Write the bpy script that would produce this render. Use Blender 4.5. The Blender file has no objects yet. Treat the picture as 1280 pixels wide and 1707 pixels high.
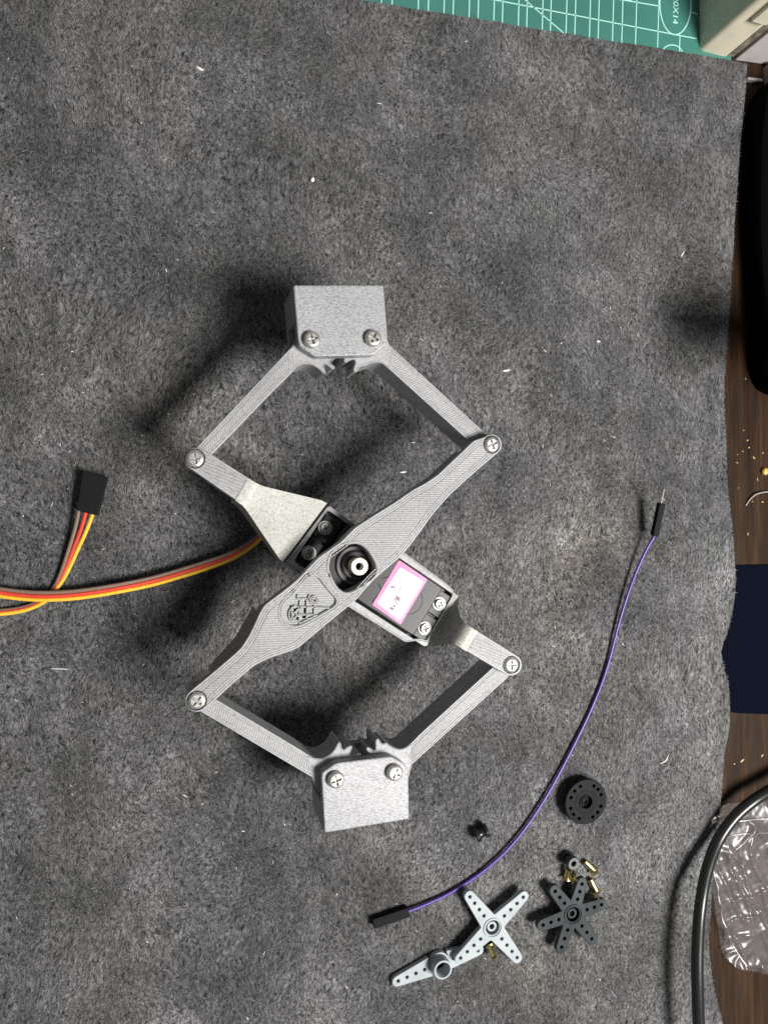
import bpy, math, random
import numpy as np
from mathutils import Vector, noise
from mathutils.geometry import delaunay_2d_cdt

random.seed(7)
SC = bpy.context.scene
COL = SC.collection

# ------------------------------------------------------------------ camera, world, lamp, exposure
F_PX, CX, CY = 1282.0, 640.0, 853.5          # focal length and centre of the photograph in its pixels
TILT = math.radians(15.0)                    # phone leans to the right
CAM_H = 288.0                                # mm above the suede
cam_d = bpy.data.cameras.new("camera")
cam = bpy.data.objects.new("camera", cam_d)
COL.objects.link(cam)
cam_d.sensor_fit = 'VERTICAL'
cam_d.sensor_height = 24.0
cam_d.lens = 24.0 * F_PX / 1707.0
cam_d.clip_start = 0.01
cam_d.clip_end = 20.0
cam.location = (0, 0, CAM_H / 1000)
cam.rotation_euler = (0, -TILT, 0)
SC.camera = cam

world = bpy.data.worlds.new("World")
SC.world = world
world.use_nodes = True
world.node_tree.nodes["Background"].inputs[0].default_value = (0.93, 0.96, 1.0, 1)
world.node_tree.nodes["Background"].inputs[1].default_value = 0.145

lamp_d = bpy.data.lights.new("bench_lamp", 'AREA')
lamp_d.shape = 'RECTANGLE'
lamp_d.size, lamp_d.size_y = 0.30, 0.26
lamp_d.energy = 15.0
lamp_d.color = (1.0, 0.985, 0.96)
lamp = bpy.data.objects.new("bench_lamp", lamp_d)
COL.objects.link(lamp)
lamp_aim = Vector((0.085, -0.01, 0.0))
lamp.location = lamp_aim + Vector((0.36, -0.22, 0.76))
lamp.rotation_euler = (lamp_aim - lamp.location).to_track_quat('-Z', 'Y').to_euler()

SC.view_settings.view_transform = 'Standard'
SC.view_settings.look = 'None'
SC.view_settings.exposure = 0.0
SC.view_settings.gamma = 1.0
SC.cycles.use_denoising = False

# ------------------------------------------------------------------ helpers (all lengths in mm)
ST, CT = math.sin(TILT), math.cos(TILT)

def P(px, py, z=0.0):
    """point of the place seen at a photograph pixel, at height z (mm)"""
    u, v = (px - CX) / F_PX, (CY - py) / F_PX
    dx, dy, dz = CT * u + ST, v, ST * u - CT
    t = (z - CAM_H) / dz
    return (dx * t, dy * t, z)

def P2(px, py, z=0.0):
    return P(px, py, z)[:2]

def pts(lst, z):
    return [P2(x, y, z) for x, y in lst]

def area2(poly):
    return sum(poly[i - 1][0] * poly[i][1] - poly[i][0] * poly[i - 1][1] for i in range(len(poly)))

def ccw(poly):
    return list(poly) if area2(poly) > 0 else list(poly)[::-1]

def offset(poly, d):
    """move a CCW polygon inwards by d"""
    n = len(poly); out = []
    for i in range(n):
        a, b, c = poly[i - 1], poly[i], poly[(i + 1) % n]
        e1 = (b[0] - a[0], b[1] - a[1]); e2 = (c[0] - b[0], c[1] - b[1])
        l1 = math.hypot(*e1) or 1e-9; l2 = math.hypot(*e2) or 1e-9
        n1 = (-e1[1] / l1, e1[0] / l1); n2 = (-e2[1] / l2, e2[0] / l2)
        m = (n1[0] + n2[0], n1[1] + n2[1]); q = m[0] ** 2 + m[1] ** 2
        k = 2.0 / q if q > 0.6 else 2.0 / 0.6
        out.append((b[0] + m[0] * d * k, b[1] + m[1] * d * k))
    return out

def circle(c, r, n=32, a0=0.0):
    return [(c[0] + r * math.cos(a0 + 2 * math.pi * i / n), c[1] + r * math.sin(a0 + 2 * math.pi * i / n)) for i in range(n)]

def catmull(p, n=8, closed=False):
    p = [tuple(q) for q in p]
    out = []; m = len(p)
    rng = range(m) if closed else range(m - 1)
    for i in rng:
        if closed:
            a, b, c, d = p[i - 1], p[i], p[(i + 1) % m], p[(i + 2) % m]
        else:
            a, b, c, d = p[max(i - 1, 0)], p[i], p[i + 1], p[min(i + 2, m - 1)]
        for k in range(n):
            t = k / n
            out.append(tuple(0.5 * ((2 * b[j]) + (-a[j] + c[j]) * t + (2 * a[j] - 5 * b[j] + 4 * c[j] - d[j]) * t * t
                                    + (-a[j] + 3 * b[j] - 3 * c[j] + d[j]) * t ** 3) for j in range(len(b))))
    if not closed:
        out.append(p[-1])
    return out

def soften(poly, r=1.0, n=4):
    """round the corners of a polygon"""
    out = []; m = len(poly)
    for i in range(m):
        a, b, c = Vector(poly[i - 1]), Vector(poly[i]), Vector(poly[(i + 1) % m])
        ra = min(r, (a - b).length * 0.45); rc = min(r, (c - b).length * 0.45)
        s = b + (a - b).normalized() * ra; e = b + (c - b).normalized() * rc
        for k in range(n + 1):
            t = k / n
            q = s * (1 - t) ** 2 + b * 2 * t * (1 - t) + e * t * t
            out.append((q.x, q.y))
    return out

class MB:
    """collects shapes (world mm) for ONE mesh object"""
    def __init__(self):
        self.v, self.f, self.m = [], [], []
    def add(self, verts, faces, mi=0):
        o = len(self.v)
        self.v += [tuple(q) for q in verts]
        self.f += [tuple(i + o for i in q) for q in faces]
        self.m += [mi] * len(faces)
    def cap(self, loops, z, up=True, mi=0):
        """flat cap; loops[0] the outline, the others its holes; z number or function"""
        vs, fs, k = [], [], 0
        for lp in loops:
            vs += [Vector(q) for q in lp]
            fs.append(list(range(k, k + len(lp)))); k += len(lp)
        r = delaunay_2d_cdt(vs, [], fs, 2, 1e-6)
        zz = z if callable(z) else (lambda x, y: z)
        V = [(q.x, q.y, zz(q.x, q.y)) for q in r[0]]
        Fc = []
        for t in r[2]:
            a = area2([V[i][:2] for i in t])
            t = list(t)
            if (a > 0) != up:
                t = t[::-1]
            Fc.append(t)
        self.add(V, Fc, mi)
    def bridge(self, la, za, lb, zb, mi=0, flip=False):
        n = len(la)
        V = [(x, y, za) for x, y in la] + [(x, y, zb) for x, y in lb]
        Fc = [(i, (i + 1) % n, n + (i + 1) % n, n + i) for i in range(n)]
        if flip:
            Fc = [q[::-1] for q in Fc]
        self.add(V, Fc, mi)
    def prism(self, outer, z0, z1, holes=(), bevel=0.25, grooves=0, pitch=0.8, gd=0.22, mi=0, bottom=True, first=0.55, mi_cap=None):
        outer = ccw(outer)
        prof = [(0, z0), (0, z1 - bevel)]
        if bevel > 0:
            prof += [(bevel * 0.3, z1 - bevel * 0.3), (bevel, z1)]
        d = bevel + first
        for g in range(grooves):
            prof += [(d - 0.16, z1), (d - 0.05, z1 - gd), (d + 0.05, z1 - gd), (d + 0.16, z1)]
            d += pitch
        rings = [offset(outer, q[0]) if q[0] else outer for q in prof]
        for i in range(len(prof) - 1):
            self.bridge(rings[i], prof[i][1], rings[i + 1], prof[i + 1][1], mi)
        hs = []
        for h in holes:
            h = ccw(h)
            hb = min(bevel, 0.15)
            ho = offset(h, -hb)
            self.bridge(h, z0, h, z1 - hb, mi, True)
            self.bridge(h, z1 - hb, ho, z1, mi, True)
            hs.append((h, ho))
        self.cap([rings[-1]] + [q[1] for q in hs], z1, True, mi if mi_cap is None else mi_cap)
        if bottom:
            self.cap([outer] + [q[0] for q in hs], z0, False, mi)
    def lathe(self, prof, c, axis=(0, 0, 1), n=28, mi=0, close=True):
        """prof: (r, h) from bottom to top along axis"""
        ax = Vector(axis).normalized()
        t = Vector((1, 0, 0)) if abs(ax.x) < 0.9 else Vector((0, 1, 0))
        a = (t - ax * t.dot(ax)).normalized(); b = ax.cross(a)
        c = Vector(c); V = []; Fc = []
        for r, h in prof:
            for i in range(n):
                w = 2 * math.pi * i / n
                V.append(c + ax * h + (a * math.cos(w) + b * math.sin(w)) * r)
        for k in range(len(prof) - 1):
            for i in range(n):
                Fc.append((k * n + i, k * n + (i + 1) % n, (k + 1) * n + (i + 1) % n, (k + 1) * n + i))
        if close:
            Fc.append(tuple(range(n))[::-1]); Fc.append(tuple((len(prof) - 1) * n + i for i in range(n)))
        self.add(V, Fc, mi)
    def tube(self, path, r, n=10, mi=0, cap=True, close=False):
        path = [Vector(q) for q in path]; m = len(path)
        V, Fc = [], []; up = Vector((0, 0, 1))
        for i, q in enumerate(path):
            t = (path[min(i + 1, m - 1)] - path[max(i - 1, 0)]).normalized()
            if abs(t.dot(up)) > 0.95:
                up = Vector((0, 1, 0))
            s = t.cross(up).normalized(); w = s.cross(t)
            rr = r[i] if isinstance(r, (list, tuple)) else r
            for k in range(n):
                a = 2 * math.pi * k / n
                V.append(q + (s * math.cos(a) + w * math.sin(a)) * rr)
        for i in range(m - 1):
            for k in range(n):
                Fc.append((i * n + k, i * n + (k + 1) % n, (i + 1) * n + (k + 1) % n, (i + 1) * n + k))
        if cap:
            Fc.append(tuple(range(n))[::-1]); Fc.append(tuple((m - 1) * n + k for k in range(n)))
        self.add(V, Fc, mi)
    def strip(self, path, w, z, h=0.06, mi=0):
        """a thin flat printed or moulded line along 2D points"""
        n = len(path); L, R = [], []
        for i in range(n):
            a, b = Vector(path[max(i - 1, 0)]), Vector(path[min(i + 1, n - 1)])
            t = (b - a).normalized(); q = Vector((-t.y, t.x)) * w / 2
            p = Vector(path[i]); L.append((p + q)[:]); R.append((p - q)[:])
        V = [(x, y, z) for x, y in L] + [(x, y, z) for x, y in R] + [(x, y, z - h) for x, y in L] + [(x, y, z - h) for x, y in R]
        Fc = []
        for i in range(n - 1):
            Fc += [(n + i, n + i + 1, i + 1, i), (i, i + 1, 2 * n + i + 1, 2 * n + i), (3 * n + i, 3 * n + i + 1, n + i + 1, n + i)]
        self.add(V, Fc, mi)
    def build(self, name, mats, parent=None, origin=None, smooth=35):
        o3 = Vector(origin) if origin is not None else (Vector(parent['o_mm']) if parent is not None and 'o_mm' in parent else Vector((0, 0, 0)))
        me = bpy.data.meshes.new(name)
        V = [((x - o3.x) / 1000, (y - o3.y) / 1000, (z - o3.z) / 1000) for x, y, z in self.v]
        me.from_pydata(V, [], self.f)
        for mt in (mats if isinstance(mats, (list, tuple)) else [mats]):
            me.materials.append(mt)
        me.polygons.foreach_set('material_index', self.m)
        if smooth:
            me.polygons.foreach_set('use_smooth', [True] * len(self.f))
            me.set_sharp_from_angle(angle=math.radians(smooth))
        me.update()
        ob = bpy.data.objects.new(name, me)
        COL.objects.link(ob)
        if parent is not None:
            ob.parent = parent
            po = Vector(parent['o_mm']) if 'o_mm' in parent else Vector((0, 0, 0))
            ob.location = (o3 - po) / 1000
        else:
            ob.location = o3 / 1000
        ob['o_mm'] = list(o3)
        return ob

def empty(name, o, parent=None):
    e = bpy.data.objects.new(name, None)
    COL.objects.link(e)
    e.empty_display_size = 0.01
    po = Vector(parent['o_mm']) if parent is not None else Vector((0, 0, 0))
    e.location = (Vector(o) - po) / 1000
    e.parent = parent
    e['o_mm'] = list(o)
    return e

def tag(o, label, cat=None, group=None, kind=None):
    if label: o['label'] = label
    if cat: o['category'] = cat
    if group: o['group'] = group
    if kind: o['kind'] = kind
    return o

# ------------------------------------------------------------------ materials
def mat(name):
    m = bpy.data.materials.new(name); m.use_nodes = True
    nt = m.node_tree
    return m, nt, nt.nodes["Principled BSDF"]

def N(nt, typ, **kw):
    n = nt.nodes.new(typ)
    for k, v in kw.items():
        if k in n.bl_rna.properties:
            setattr(n, k, v)
    return n

def ramp(nt, stops, src):
    r = nt.nodes.new('ShaderNodeValToRGB')
    e = r.color_ramp.elements
    while len(e) < len(stops): e.new(0.5)
    for q, (p, c) in zip(e, stops):
        q.position = p; q.color = c if len(c) == 4 else (*c, 1)
    nt.links.new(src, r.inputs[0])
    return r.outputs[0]

def coords(nt, scale=(1, 1, 1), rot=(0, 0, 0)):
    tc = nt.nodes.new('ShaderNodeTexCoord'); mp = nt.nodes.new('ShaderNodeMapping')
    mp.inputs['Scale'].default_value = scale; mp.inputs['Rotation'].default_value = rot
    nt.links.new(tc.outputs['Object'], mp.inputs[0])
    return mp.outputs[0]

def tnoise(nt, vec, scale, detail=3, rough=0.55, dist=0.0):
    n = nt.nodes.new('ShaderNodeTexNoise')
    n.inputs['Scale'].default_value = scale; n.inputs['Detail'].default_value = detail
    n.inputs['Roughness'].default_value = rough; n.inputs['Distortion'].default_value = dist
    nt.links.new(vec, n.inputs['Vector'])
    return n.outputs['Fac']

def mix(nt, a, b, f, typ='MIX'):
    m = nt.nodes.new('ShaderNodeMix'); m.data_type = 'RGBA'; m.blend_type = typ
    for s, q in ((m.inputs[6], a), (m.inputs[7], b), (m.inputs[0], f)):
        if hasattr(q, 'is_output'): nt.links.new(q, s)
        else: s.default_value = q if not isinstance(q, tuple) else ((*q, 1) if len(q) == 3 else q)
    return m.outputs[2]

def bump(nt, h, strength, dist, normal=None):
    b = nt.nodes.new('ShaderNodeBump')
    b.inputs['Strength'].default_value = strength; b.inputs['Distance'].default_value = dist
    nt.links.new(h, b.inputs['Height'])
    if normal is not None: nt.links.new(normal, b.inputs['Normal'])
    return b.outputs[0]

def plain(name, col, rough=0.5, metal=0.0, spec=0.5, var=0.12, nscale=900, bumpd=0.00004, trans=0.0):
    m, nt, p = mat(name)
    v = coords(nt)
    f = tnoise(nt, v, nscale, 3)
    c0 = tuple(x * (1 - var) for x in col); c1 = tuple(min(1, x * (1 + var)) for x in col)
    nt.links.new(ramp(nt, [(0.3, c0), (0.7, c1)], f), p.inputs['Base Color'])
    p.inputs['Roughness'].default_value = rough; p.inputs['Metallic'].default_value = metal
    p.inputs['Specular IOR Level'].default_value = spec
    p.inputs['Transmission Weight'].default_value = trans
    if bumpd: nt.links.new(bump(nt, f, 0.5, bumpd), p.inputs['Normal'])
    return m

def printed(name, angle=0.0, pitch=0.85, wob=0.6, base=0.325, amp=0.34, tint=(1, 1.0, 1.0), rough=0.55):
    """silver filament print: parallel infill lines at an angle"""
    m, nt, p = mat(name)
    v = coords(nt, rot=(0, 0, angle))
    w = nt.nodes.new('ShaderNodeTexWave'); w.wave_type = 'BANDS'; w.bands_direction = 'Y'
    w.inputs['Scale'].default_value = 0.31416 / (pitch / 1000.0)
    w.inputs['Distortion'].default_value = wob
    w.inputs['Detail'].default_value = 2.0
    w.inputs['Detail Scale'].default_value = 0.25
    nt.links.new(v, w.inputs['Vector'])
    g = coords(nt)
    n1 = tnoise(nt, g, 1100, 3, 0.7); n2 = tnoise(nt, g, 60, 3)
    ge = nt.nodes.new('ShaderNodeNewGeometry'); sx = nt.nodes.new('ShaderNodeSeparateXYZ')
    nt.links.new(ge.outputs['True Normal'], sx.inputs[0])
    up = ramp(nt, [(0.80, (0, 0, 0)), (0.95, (1, 1, 1))], sx.outputs['Z'])
    lay = nt.nodes.new('ShaderNodeTexWave'); lay.wave_type = 'BANDS'; lay.bands_direction = 'Z'
    lay.inputs['Scale'].default_value = 0.31416 / 0.0006; lay.inputs['Distortion'].default_value = 0.4
    nt.links.new(coords(nt), lay.inputs['Vector'])
    wf = mix(nt, ramp(nt, [(0.0, (0.55,) * 3), (1, (1, 1, 1))], lay.outputs['Fac']), w.outputs['Color'], up)
    lines = ramp(nt, [(0.0, (1 - amp,) * 3), (0.42, (1, 1, 1)), (1, (1, 1, 1))], wf)  # groove shade between the lines is put into the colour
    sp = ramp(nt, [(0.30, (0.74,) * 3), (0.52, (1, 1, 1)), (0.72, (1.15,) * 3)], n1)
    b0 = tuple(base * t * 0.88 for t in tint); b1 = tuple(base * t * 1.1 for t in tint)
    c = mix(nt, ramp(nt, [(0.3, b0), (0.7, b1)], n2), lines, 1.0, 'MULTIPLY')
    c = mix(nt, c, sp, 1.0, 'MULTIPLY')
    nt.links.new(c, p.inputs['Base Color'])
    p.inputs['Roughness'].default_value = rough
    p.inputs['Metallic'].default_value = 0.08; p.inputs['Specular IOR Level'].default_value = 0.35
    nb = bump(nt, wf, 0.6, 0.00010)
    nb = bump(nt, n1, 0.5, 0.00010, nb)
    nt.links.new(nb, p.inputs['Normal'])
    return m

def bead(name, base=0.335, sp=(0.72, 1.0, 1.15), nscale=900, tint=(1, 1, 1.005)):
    m, nt, p = mat(name)
    g = coords(nt)
    n1 = tnoise(nt, g, nscale, 4, 0.7); n2 = tnoise(nt, g, 70, 3)
    c = mix(nt, ramp(nt, [(0.3, tuple(base * 0.9 * t for t in tint)), (0.7, tuple(base * 1.08 * t for t in tint))], n2),
            ramp(nt, [(0.32, (sp[0],) * 3), (0.5, (sp[1],) * 3), (0.7, (sp[2],) * 3)], n1), 1.0, 'MULTIPLY')
    nt.links.new(c, p.inputs['Base Color'])
    p.inputs['Roughness'].default_value = 0.52; p.inputs['Metallic'].default_value = 0.08; p.inputs['Specular IOR Level'].default_value = 0.35
    nt.links.new(bump(nt, n1, 0.6, 0.0001), p.inputs['Normal'])
    return m
M_BEAD = bead('silver_print_perimeter')
M_ROUGH = bead('silver_print_supported_slope', 0.375, (0.62, 0.98, 1.2), 1300, (1.02, 1.0, 0.92))
M_ARM = printed('silver_print_arm', 0.0, 0.72, 1.0)
M_SARM = printed('silver_print_servo_arm', math.radians(22), 1.0, 5.0, amp=0.35)
M_LINKA = printed('silver_print_link', math.radians(80), 0.74, 1.5, amp=0.26)
M_LINKB = printed('silver_print_link_cross', math.radians(-25), 0.74, 1.5, amp=0.26)
M_LINKC = printed('silver_print_link_steep', math.radians(105), 0.74, 1.5, amp=0.22)
def speckle(name):
    m, nt, p = mat(name)
    g = coords(nt, scale=(0.7, 1.3, 1))
    n1 = tnoise(nt, g, 1900, 4, 0.75); n2 = tnoise(nt, g, 50, 3)
    c = mix(nt, ramp(nt, [(0.3, (0.29, 0.29, 0.296)), (0.7, (0.345, 0.345, 0.35))], n2),
            ramp(nt, [(0.34, (0.38,) * 3), (0.48, (0.95,) * 3), (0.68, (1.25,) * 3)], n1), 1.0, 'MULTIPLY')
    nt.links.new(c, p.inputs['Base Color'])
    p.inputs['Roughness'].default_value = 0.46; p.inputs['Metallic'].default_value = 0.15; p.inputs['Specular IOR Level'].default_value = 0.5
    nt.links.new(bump(nt, n1, 0.8, 0.00015), p.inputs['Normal'])
    return m
M_BLOCK = speckle('silver_print_first_layer')
M_SCREW = plain('bright_steel', (0.50, 0.49, 0.45), 0.36, 0.75, var=0.2, nscale=600)
M_BLACK = plain('black_plastic', (0.012, 0.011, 0.0115), 0.36, spec=0.30, bumpd=0.00003, nscale=2500)
M_BLACKM = plain('matt_black_plastic', (0.008, 0.008, 0.0085), 0.6, spec=0.10)
M_DISC = plain('black_nylon', (0.009, 0.009, 0.0095), 0.42, spec=0.06, nscale=400, var=0.4)
M_RUBBER = plain('black_rubber', (0.012, 0.012, 0.013), 0.28, spec=0.5)
M_RUBGREY = plain('grey_rubber_face', (0.13, 0.13, 0.135), 0.55)
M_IVORY = plain('pale_brass_spline', (0.82, 0.78, 0.66), 0.35, 0.4)
M_BRASS = plain('brass', (0.80, 0.66, 0.30), 0.26, 1.0, var=0.1)
M_NYLON = plain('milky_nylon', (0.34, 0.375, 0.385), 0.38, spec=0.5, var=0.12, nscale=150)
M_SMOKE = plain('smoky_nylon', (0.025, 0.031, 0.033), 0.33, spec=0.22, var=0.5, nscale=120)
M_HOLESHADE = plain('hole_shade', (0.004, 0.004, 0.004), 0.8, spec=0.1, bumpd=0)  # near black stands in for shade inside holes, gaps and grooves
M_YEL = plain('yellow_wire', (0.80, 0.47, 0.035), 0.42)
M_RED = plain('red_wire', (0.62, 0.055, 0.03), 0.42)
M_BRN = plain('brown_wire', (0.21, 0.135, 0.10), 0.42)
M_PUR = plain('purple_wire', (0.075, 0.034, 0.25), 0.34)
M_CABLE = plain('black_cable', (0.012, 0.012, 0.012), 0.30, spec=0.5)
M_CASE = plain('dull_black_plastic', (0.0016, 0.0016, 0.0017), 0.8, spec=0.03)
M_TURRET = plain('lightened_black_plastic', (0.06, 0.052, 0.053), 0.4)  # black plastic lightened so its rings show in the arm's shade
M_FSCREW = plain('dull_steel', (0.36, 0.355, 0.34), 0.5, 0.5, var=0.25, nscale=500)
M_SHAVE = plain('grey_shaving', (0.30, 0.28, 0.25), 0.5)
M_TRAY = plain('grey_tray_plastic', (0.22, 0.205, 0.20), 0.5)
M_NAVY = plain('navy_cloth', (0.0022, 0.0032, 0.0085), 0.9, spec=0.03, nscale=3000, bumpd=0.0001)
M_BEIGE = plain('cream_plastic', (0.70, 0.64, 0.49), 0.45, var=0.08, nscale=90)
M_SEAM = plain('dirty_seam', (0.20, 0.17, 0.13), 0.7, var=0.5, nscale=300)
M_WHITE = plain('white_plastic', (0.52, 0.48, 0.46), 0.5, var=0.1, nscale=120)
M_LINT = plain('lint', (0.75, 0.73, 0.68), 0.7)
M_CRUMB = plain('wood_crumb', (0.62, 0.42, 0.20), 0.7, var=0.4, nscale=200)
M_LABEL = plain('white_label', (0.86, 0.80, 0.84), 0.3, var=0.02)
M_PINK = plain('pink_bloom', (0.60, 0.085, 0.26), 0.35, var=0.06)  # border colour stands in for pink bloom round the label
M_LTEXT = plain('label_grey_print', (0.10, 0.045, 0.07), 0.4, var=0.05)
M_LPUR = plain('label_purple_print', (0.20, 0.04, 0.34), 0.4, var=0.05)
M_MINT = plain('pale_mint_print', (0.42, 0.74, 0.66), 0.6, var=0.06)

def mat_green():
    m, nt, p = mat('green_cutting_mat')
    v = coords(nt)
    f = tnoise(nt, v, 25, 3); g = tnoise(nt, v, 2500, 2)
    c = ramp(nt, [(0.3, (0.036, 0.150, 0.118)), (0.7, (0.052, 0.200, 0.160))], f)
    nt.links.new(c, p.inputs['Base Color'])
    p.inputs['Roughness'].default_value = 0.5
    nt.links.new(bump(nt, g, 0.4, 0.00006), p.inputs['Normal'])
    return m
M_GREEN = mat_green()

def mat_wood():
    m, nt, p = mat('dark_walnut')
    v = coords(nt, scale=(1, 0.06, 1))
    f = tnoise(nt, v, 220, 5, 0.6, 0.4); f2 = tnoise(nt, v, 900, 3, 0.6); f3 = tnoise(nt, coords(nt), 22, 2)
    c = ramp(nt, [(0.25, (0.008, 0.0038, 0.0016)), (0.5, (0.027, 0.013, 0.0052)), (0.75, (0.056, 0.027, 0.010))], f)
    c = mix(nt, c, ramp(nt, [(0.3, (0.45, 0.45, 0.45)), (0.65, (1.15, 1.1, 1.0))], f2), 1.0, 'MULTIPLY')
    c = mix(nt, c, ramp(nt, [(0.35, (0.75, 0.75, 0.75)), (0.7, (1.2, 1.15, 1.1))], f3), 1.0, 'MULTIPLY')
    nt.links.new(c, p.inputs['Base Color'])
    p.inputs['Roughness'].default_value = 0.6; p.inputs['Specular IOR Level'].default_value = 0.12
    nt.links.new(bump(nt, f2, 0.5, 0.00008), p.inputs['Normal'])
    return m
M_WOOD = mat_wood()

def mat_suede():
    m, nt, p = mat('charcoal_suede')
    v = coords(nt)
    # brushed nap: warp the coordinates so tufts run in changing directions
    wn = nt.nodes.new('ShaderNodeTexNoise'); wn.inputs['Scale'].default_value = 16; wn.inputs['Detail'].default_value = 2
    nt.links.new(v, wn.inputs['Vector'])
    va = nt.nodes.new('ShaderNodeVectorMath'); va.operation = 'MULTIPLY_ADD'
    nt.links.new(wn.outputs['Color'], va.inputs[0]); va.inputs[1].default_value = (0.03, 0.03, 0); nt.links.new(v, va.inputs[2])
    mp = nt.nodes.new('ShaderNodeMapping'); mp.inputs['Scale'].default_value = (1.25, 0.70, 1)
    mp.inputs['Rotation'].default_value = (0, 0, 0.35)
    nt.links.new(va.outputs[0], mp.inputs[0])
    w = mp.outputs[0]
    tuft = tnoise(nt, w, 900, 4, 0.66, 1.0)
    clump = tnoise(nt, w, 230, 4, 0.6)
    patch = tnoise(nt, w, 62, 4, 0.62)
    fine = tnoise(nt, v, 2600, 2, 0.6)
    blotch = tnoise(nt, v, 17, 4, 0.6)
    hue = tnoise(nt, v, 14, 3, 0.6)
    base = ramp(nt, [(0.30, (0.052, 0.052, 0.052)), (0.5, (0.097, 0.096, 0.0955)), (0.70, (0.162, 0.160, 0.157))], blotch)
    base = mix(nt, base, ramp(nt, [(0.28, (0.93, 1.0, 0.98)), (0.42, (1.01, 0.99, 1.03)), (0.55, (1, 1, 0.98)), (0.72, (1.06, 1.0, 0.90))], hue), 1.0, 'MULTIPLY')
    base = mix(nt, base, ramp(nt, [(0.36, (0.12,) * 3), (0.47, (0.84,) * 3), (0.66, (2.1,) * 3)], tuft), 1.0, 'MULTIPLY')
    base = mix(nt, base, ramp(nt, [(0.3, (0.72,) * 3), (0.7, (1.25,) * 3)], clump), 1.0, 'MULTIPLY')
    base = mix(nt, base, ramp(nt, [(0.32, (0.70,) * 3), (0.68, (1.3,) * 3)], patch), 1.0, 'MULTIPLY')
    nt.links.new(base, p.inputs['Base Color'])
    p.inputs['Roughness'].default_value = 0.95
    p.inputs['Specular IOR Level'].default_value = 0.1
    p.inputs['Sheen Weight'].default_value = 0.15
    p.inputs['Sheen Roughness'].default_value = 0.5
    nb = bump(nt, clump, 0.7, 0.0012)
    nb = bump(nt, tuft, 1.0, 0.0011, nb)
    nb = bump(nt, fine, 0.6, 0.0002, nb)
    nt.links.new(nb, p.inputs['Normal'])
    return m
M_SUEDE = mat_suede()
M_RAW = plain('raw_leather_edge', (0.20, 0.185, 0.145), 0.9, nscale=500, var=0.35)

def mat_fibre():
    m, nt, p = mat('suede_fibre')
    g = nt.nodes.new('ShaderNodeNewGeometry')
    c = ramp(nt, [(0.0, (0.035, 0.035, 0.037)), (0.55, (0.10, 0.098, 0.10)), (0.9, (0.19, 0.185, 0.18)), (1.0, (0.29, 0.28, 0.26))], g.outputs['Random Per Island'])
    nt.links.new(c, p.inputs['Base Color'])
    p.inputs['Roughness'].default_value = 0.8; p.inputs['Specular IOR Level'].default_value = 0.2
    return m
M_FIBRE = mat_fibre()

def mat_film():
    m = bpy.data.materials.new('clear_plastic_film'); m.use_nodes = True
    nt = m.node_tree; nt.nodes.clear()
    out = nt.nodes.new('ShaderNodeOutputMaterial')
    t = nt.nodes.new('ShaderNodeBsdfTransparent'); t.inputs[0].default_value = (0.93, 0.92, 0.92, 1)
    g = nt.nodes.new('ShaderNodeBsdfGlossy'); g.inputs['Roughness'].default_value = 0.27
    d = nt.nodes.new('ShaderNodeBsdfDiffuse'); d.inputs[0].default_value = (0.75, 0.70, 0.70, 1)
    v = coords(nt)
    h = tnoise(nt, v, 45, 2, 0.5, 1.8)
    nb = bump(nt, h, 0.10, 0.004)
    nt.links.new(nb, g.inputs['Normal'])
    m1 = nt.nodes.new('ShaderNodeMixShader'); m1.inputs[0].default_value = 0.045
    nt.links.new(t.outputs[0], m1.inputs[1]); nt.links.new(d.outputs[0], m1.inputs[2])
    lw = nt.nodes.new('ShaderNodeFresnel'); lw.inputs[0].default_value = 1.5
    nt.links.new(nb, lw.inputs['Normal'])
    ad = nt.nodes.new('ShaderNodeMath'); ad.operation = 'ADD'; ad.inputs[1].default_value = 0.0
    nt.links.new(lw.outputs[0], ad.inputs[0])
    m2 = nt.nodes.new('ShaderNodeMixShader')
    nt.links.new(ad.outputs[0], m2.inputs[0])
    nt.links.new(m1.outputs[0], m2.inputs[1]); nt.links.new(g.outputs[0], m2.inputs[2])
    nt.links.new(m2.outputs[0], out.inputs[0])
    return m
M_FILM = mat_film()

# ------------------------------------------------------------------ the bench: table top, cutting mat, suede
TZ = -3.2                                   # table top
mb = MB()
mb.prism([(-420, -420), (520, -420), (520, 420), (-420, 420)], TZ - 22, TZ, bevel=0)
tag(mb.build('table_top', M_WOOD, origin=(0, 0, TZ)), 'dark brown wooden bench top under the suede', kind='structure')

MZ = -1.35                                  # upper face of the cutting mat
gx = P2(1164, 30, MZ)[0]
far_l = P2(560, 40, MZ)
mb = MB()
mat_outline = [P2(300, 60, MZ), P2(1218, 150, MZ), P2(1222, -420, MZ), P2(300, -420, MZ)]
mb.prism(soften(mat_outline, 4), TZ + 0.02, MZ, bevel=0.15)
cutting_mat = tag(mb.build('cutting_mat', M_GREEN, origin=(*P2(900, 40, MZ), TZ)),
                  'green cutting mat with pale grid lines under the top edge of the suede', 'cutting mat')
mb = MB()
def line_mat(a, b, w=0.42):
    mb.strip([P2(*a, MZ), P2(*b, MZ)], w, MZ + 0.05, 0.045)
for x in (636, 654, 697.7, 714.5, 740.7, 756, 782.7, 797.7, 824, 838.3, 865, 879, 905, 918.7, 944.8, 959.5, 984, 998.5, 1022.5, 1038, 1061):
    line_mat((x + 3, -120), (x - 4, 130))
line_mat((1101, -120), (1094, 130)); line_mat((1132.5, 60), (1131, 120))
def hz(x0, y0, x1, y1, xe):
    s = (y1 - y0) / (x1 - x0)
    line_mat((640, y0 + s * (640 - x0)), (xe, y0 + s * (xe - x0)))
hz(825, 0, 1152, 63, 1160); hz(1044, 1, 1097, 10, 1100)
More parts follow.
